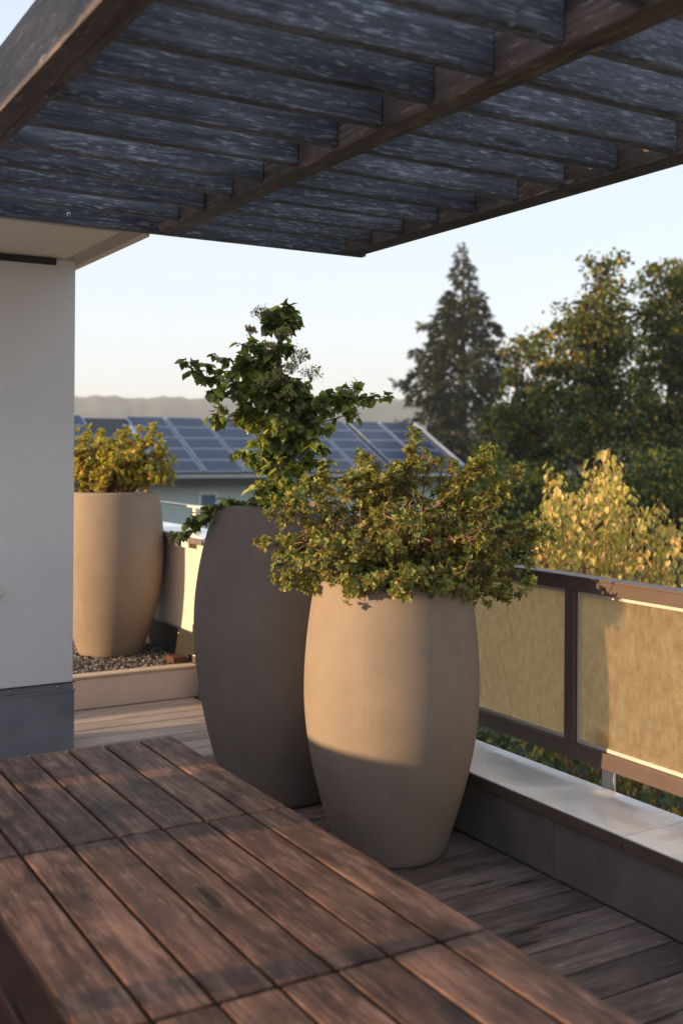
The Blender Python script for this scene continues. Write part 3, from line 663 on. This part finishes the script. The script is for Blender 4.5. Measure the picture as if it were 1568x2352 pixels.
        boxes('pane', [((ax + .1 + ox, Y1 + .66 + oy, bz - .4 + oz), (bx_ - .1 + ox, Y1 + .69 + oy, az - .1 + oz))], plain('window_pane', (.10, .16, .22), .1, 0, .05), wf)
solar_house()

# ------------------------------------------------------------------ hills
def hill():
    m, nt, b = mat('wooded_hill'); mp = objcoord(nt, (1, 1, 1), rand=False); n = N(nt, 'ShaderNodeTexNoise', Scale=.05, Detail=6.0); nt.links.new(mp.outputs[0], n.inputs[0])
    r = ramp(nt, [(.35, (.04, .05, .03)), (.65, (.09, .095, .06))]); nt.links.new(n.outputs[0], r.inputs[0]); nt.links.new(r.outputs[0], b.inputs['Base Color']); b.inputs['Roughness'].default_value = 1
    v, f = [], []; nx, ny = 260, 10
    for j in range(ny):
        for i in range(nx):
            u = -600 + i * 3200 / nx; t = j / (ny - 1); d = 480 + 260 * t
            top = 905 + .022 * max(0, u - 175) + 8 * math.sin(u * .006) + 2.5 * math.sin(u * .045) + 1.2 * math.sin(u * .13 + 1)
            zt = (V0 - top) / F * 740
            z = GZ + (zt - GZ) * (math.sin(min(1, t * 1.05) * math.pi / 2)) + rng.uniform(-.5, .7) * (t > .3)
            p = P(u, 1032, d); v.append((p.x, p.y, z))
    for j in range(ny - 1):
        for i in range(nx - 1):
            a = j * nx + i; f.append((a, a + 1, a + 1 + nx, a + nx))
    o = pymesh('distant_hills', v, f, m, smooth=True); tag(o, kind='structure')
hill()

# ------------------------------------------------------------------ trees
M_BARK = plain('dark_bark', (.07, .055, .045), .9, 0, .3, 12)
M_NEEDLE = leafmat('spruce_needles', [(0, (.012, .022, .010)), (.6, (.028, .038, .014)), (1, (.10, .09, .03))], .2, .7, .2)
M_BROAD = leafmat('turning_leaf', [(0, (.022, .038, .010)), (.5, (.062, .088, .022)), (.80, (.15, .17, .04)), (.92, (.30, .24, .05)), (1, (.60, .36, .05))], .5)
M_YEL = leafmat('yellow_leaf', [(0, (.16, .18, .05)), (.30, (.38, .35, .10)), (.75, (.58, .47, .17)), (.93, (.66, .42, .18)), (1, (.58, .30, .14))], .42, tcol=1.0)
M_HEDGE = leafmat('hedge_leaf', [(0, (.020, .040, .012)), (.7, (.055, .085, .020)), (.93, (.14, .15, .03)), (1, (.42, .25, .04))], .3)
def spruce():
    d = 52.0; KS = 52 / 30; p = P(1058, 1032, d); top = P(1052, 546, d).z; root = empty('spruce_tree', (p.x, p.y, GZ)); root.scale = (KS,) * 3; tag(root, 'tall dark conical spruce standing right of the solar roof', 'tree')
    Ht = (top - GZ) / KS; T = Tubes(); T.add([(0, 0, 0), (.03, 0, Ht * .5), (.05, .02, Ht - .1)], [.26, .14, .012], 10); T.build('trunk', M_BARK, root)
    pos, dr, nr, sc = [], [], [], []; B = Tubes()
    z = .4
    while z < Ht - .1:
        f = (Ht - z); rad = .05 + f * .45 if f < 3.0 else min(2.3, 1.44 + (f - 3.0) * .22)
        nb_ = 5 if f > 1.5 else 3; ph = rng.uniform(0, 6)
        for k in range(nb_):
            q = ph + 6.283 * k / nb_ + rng.uniform(-.3, .3); r = rad * rng.uniform(.42, 1.2); droop = .22 * r
            dirv = Vector((math.cos(q), math.sin(q), 0)); n = 7; pts = []
            for i in range(n):
                t = i / (n - 1); pts.append(dirv * (r * t) + Vector((0, 0, z + .15 * math.sin(t * 3.1) * r * .4 - droop * t + .22 * r * max(0, t - .7))))
            B.add(pts, [.03 * (1 - i / 7) * (.4 + r / 3) for i in range(n)], 4)
            side = Vector((-dirv.y, dirv.x, 0))
            for _ in range(int(14 + r * 74)):
                t = rng.uniform(.12, 1) ** .8; i = min(n - 2, int(t * (n - 1))); pp = pts[i].lerp(pts[i + 1], t * (n - 1) - i)
                w_ = rng.uniform(-1, 1) * .42 * (1.15 - t) * min(1.2, r * .6)
                pos.append(tuple(pp + side * w_ + Vector((0, 0, rng.uniform(-.14, .03) - abs(w_) * .3)))); dr.append(tuple(dirv * .7 + side * (1 if w_ > 0 else -1) * rng.uniform(0, .8) + Vector((0, 0, rng.uniform(-.9, .35)))))
                nr.append(tuple(Vector((0, 0, 1)) + Vector(rng.normal(size=3) * .5))); sc.append(rng.uniform(.12, .27) * min(1, .3 + f * .4))
        z += .19 if f > 1.2 else .11
    B.build('branches', M_BARK, root)
    leaves('crown', T_KITE, pos, dr, nr, sc, M_NEEDLE, root, .42)
spruce()
def broad(name, u, d, blobs, nclu, label, m=M_BROAD, lsz=(.07, .13), per=58, csize=.27, stems=3, group='broadleaf trees on the right'):
    p = P(u, 1032, d); root = empty(name, (p.x, p.y, GZ)); tag(root, label, 'tree', group); base = Vector((p.x, p.y, GZ))
    T = Tubes(); B = Tubes(); pos, dr, nr, sc = [], [], [], []
    wts = np.array([b[2] * b[3] for b in blobs], float); wts /= wts.sum()
    st_ = []
    for k in range(stems):
        b = blobs[k % len(blobs)]; top = P(b[0] + rng.uniform(-30, 30), b[1] - b[3] * .5, d) - base
        pts = sway(Vector((rng.uniform(-.3, .3), rng.uniform(-.3, .3), 0)), top, Vector((0, 0, 0)), 12, .05); T.add(pts, [.16 * (1 - .85 * i / 11) for i in range(12)], 7); st_.append(pts)
    for _ in range(nclu):
        b = blobs[rng.choice(len(blobs), p=wts)]
        while True:
            a = rng.uniform(-1, 1, 3)
            if (a ** 2).sum() < 1: break
        c = P(b[0] + a[0] * b[2], b[1] + a[1] * b[3], d + a[2] * b[2] / F * d * .9) - base
        pts = st_[int(rng.integers(len(st_)))]; j = int(rng.integers(3, 11)); s0 = min((q for q in pts), key=lambda q: (q - c).length + abs(q.z + .5 - c.z))
        B.add(sway(s0, c, Vector((0, 0, .1)), 5, .04), [.03, .024, .018, .012, .006], 4)
        n = int(per * rng.uniform(.5, 1.4)); cs = csize * rng.uniform(.6, 1.4)
        q = rng.normal(size=(n, 3)) * np.array([cs, cs, cs * .6]) * .5 + np.array(c)
        pos.append(q); dd = rvec(n); dd[:, 2] -= .5; dr.append(dd); nn = rvec(n); nn[:, 2] += .6; nr.append(nn); sc.append(rng.uniform(*lsz, n))
    T.build('trunk', M_BARK, root); B.build('branches', M_BARK, root)
    leaves('crown', T_KITE, np.concatenate(pos), np.concatenate(dr), np.concatenate(nr), np.concatenate(sc), m, root, .8)
broad('broadleaf_tree', 1390, 23, [(1395, 725, 85, 150), (1330, 850, 110, 160), (1400, 990, 130, 150)], 270, 'tall leafy tree with orange tinged leaves, its crown rising right of the spruce', stems=4)
broad('broadleaf_tree', 1560, 24, [(1535, 715, 85, 140), (1580, 840, 130, 180), (1560, 1000, 140, 150)], 290, 'tall leafy tree at the right edge, its crown cut by the picture frame', stems=4)
broad('broadleaf_tree', 1200, 25, [(1210, 880, 60, 110), (1190, 1020, 105, 110), (1270, 1080, 120, 110)], 210, 'lower dark green tree filling the gap between spruce and tall leafy trees', stems=3)
broad('understorey_shrub', 1250, 18, [(1220, 1190, 160, 105), (1120, 1130, 70, 80)], 190, 'dark leafy shrub mass below the spruce, left of the yellow bush', lsz=(.06, .11), csize=.34, stems=4, group=None)
broad('understorey_shrub', 1500, 18.5, [(1500, 1170, 180, 130)], 190, 'dark leafy shrub mass below the tall trees, right behind the yellow bush', lsz=(.06, .11), csize=.34, stems=4, group=None)
def yellow_bush():
    d = 8.8; p = P(1400, 1300, d); gz = GZ; root = empty('yellow_shrub', (p.x, p.y, gz)); tag(root, 'bright golden yellow leaved shrub just beyond the glass railing', 'shrub'); base = Vector((p.x, p.y, gz))
    T = Tubes(); pos, dr, nr, sc = [], [], [], []
    sp = [(1390, 1030), (1360, 1080), (1425, 1075), (1275, 1075), (1290, 1110), (1255, 1130), (1330, 1130), (1455, 1140), (1480, 1160), (1515, 1155), (1535, 1185), (1410, 1130), (1250, 1200), (1240, 1260), (1290, 1190), (1340, 1190), (1400, 1190), (1450, 1210), (1500, 1220), (1550, 1240), (1600, 1250), (1230, 1300), (1300, 1270), (1370, 1260), (1440, 1280), (1510, 1290), (1580, 1300), (1640, 1290), (1200, 1380), (1150, 1450), (1270, 1110), (1248, 1165), (1300, 1150), (1375, 1055), (1405, 1060), (1350, 1120), (1390, 1090), (1430, 1110), (1320, 1160), (1470, 1190), (1530, 1210), (1262, 1230), (1560, 1200)]
    sp += [(rng.uniform(1180, 1700), rng.uniform(1290, 1720)) for _ in range(75)]
    for (u, v) in sp:
        for _ in range(2 if v < 1290 else 1):
            tip = P(u + rng.uniform(-12, 12), v + rng.uniform(-6, 10), d + rng.uniform(-1.1, .9)) - base
            foot = Vector((tip.x * .45, tip.y * .45, 3.2)); pts = sway(foot, tip, Vector((-tip.x * .1, -tip.y * .1, .4)), 10, .02); T.add(pts, [.012 * (1 - .8 * i / 9) for i in range(10)], 5)
            for k in range(74):
                t = 9 - 9 * rng.uniform(0, 1) ** 1.2 * .42; j = min(8, int(t)); q = pts[j].lerp(pts[j + 1], t - j)
                o = Vector(rvec(1)[0]); sd = .03 + .10 * (9 - t) / 3
                q = q + o * rng.uniform(.02, sd + .03); pos.append(tuple(q)); dr.append(tuple(o * .6 + Vector((0, 0, -.9)))); nr.append(tuple(o + Vector(rng.normal(size=3) * .3))); sc.append(rng.uniform(.034, .068))
    T.build('branches', M_TWIG, root); leaves('foliage', T_OVATE, pos, dr, nr, sc, M_YEL, root, .85)
yellow_bush()
def hedge():
    n = 26000; x = rng.uniform(3.2, 9.5, n); y = rng.uniform(-1, 13, n)
    z = -.75 + .35 * np.sin(x * 2.1 + y * .7) + .25 * np.sin(y * 2.7 + x) - .10 * (x - 3) - np.abs(rng.normal(size=n)) * .35
    pos = np.stack([x, y, z], 1); d = rvec(n); d[:, 2] -= .4; nn = rvec(n) * .8; nn[:, 2] += .8; nn[:, 0] -= .5
    root = empty('clipped_hedge', (5, 5, GZ)); tag(root, 'dark green hedge seen through the gap under the railing', 'hedge')
    pos -= np.array([5, 5, GZ]); leaves('foliage', T_OVATE, pos, d, nn, rng.uniform(.05, .10, n), M_HEDGE, root, .9)
    T = Tubes()
    for _ in range(60):
        a, b_ = rng.uniform(-1.7, 4.4), rng.uniform(-6, 8); T.add(sway((a, b_, 0), (a + rng.uniform(-.4, .4), b_ + rng.uniform(-.4, .4), 4.9), Vector((0, 0, 0)), 6, .05), .02, 5)
    T.build('stems', M_BARK, root)
hedge()

# ------------------------------------------------------------------ haze
def haze():
    m = bpy.data.materials.new('pale_air'); m.use_nodes = True; nt = m.node_tree; nt.nodes.remove(nt.nodes['Principled BSDF'])
    v = nt.nodes.new('ShaderNodeVolumePrincipled'); v.inputs['Density'].default_value = .0008; v.inputs['Color'].default_value = (.86, .90, .95, 1); v.inputs['Anisotropy'].default_value = .2
    nt.links.new(v.outputs[0], nt.nodes['Material Output'].inputs['Volume'])
    o = boxes('haze', [((-1500, -1500, GZ - 1), (1500, 1500, 42))], m); tag(o, 'thin pale haze in the air over the valley', 'haze', kind='stuff')
haze()
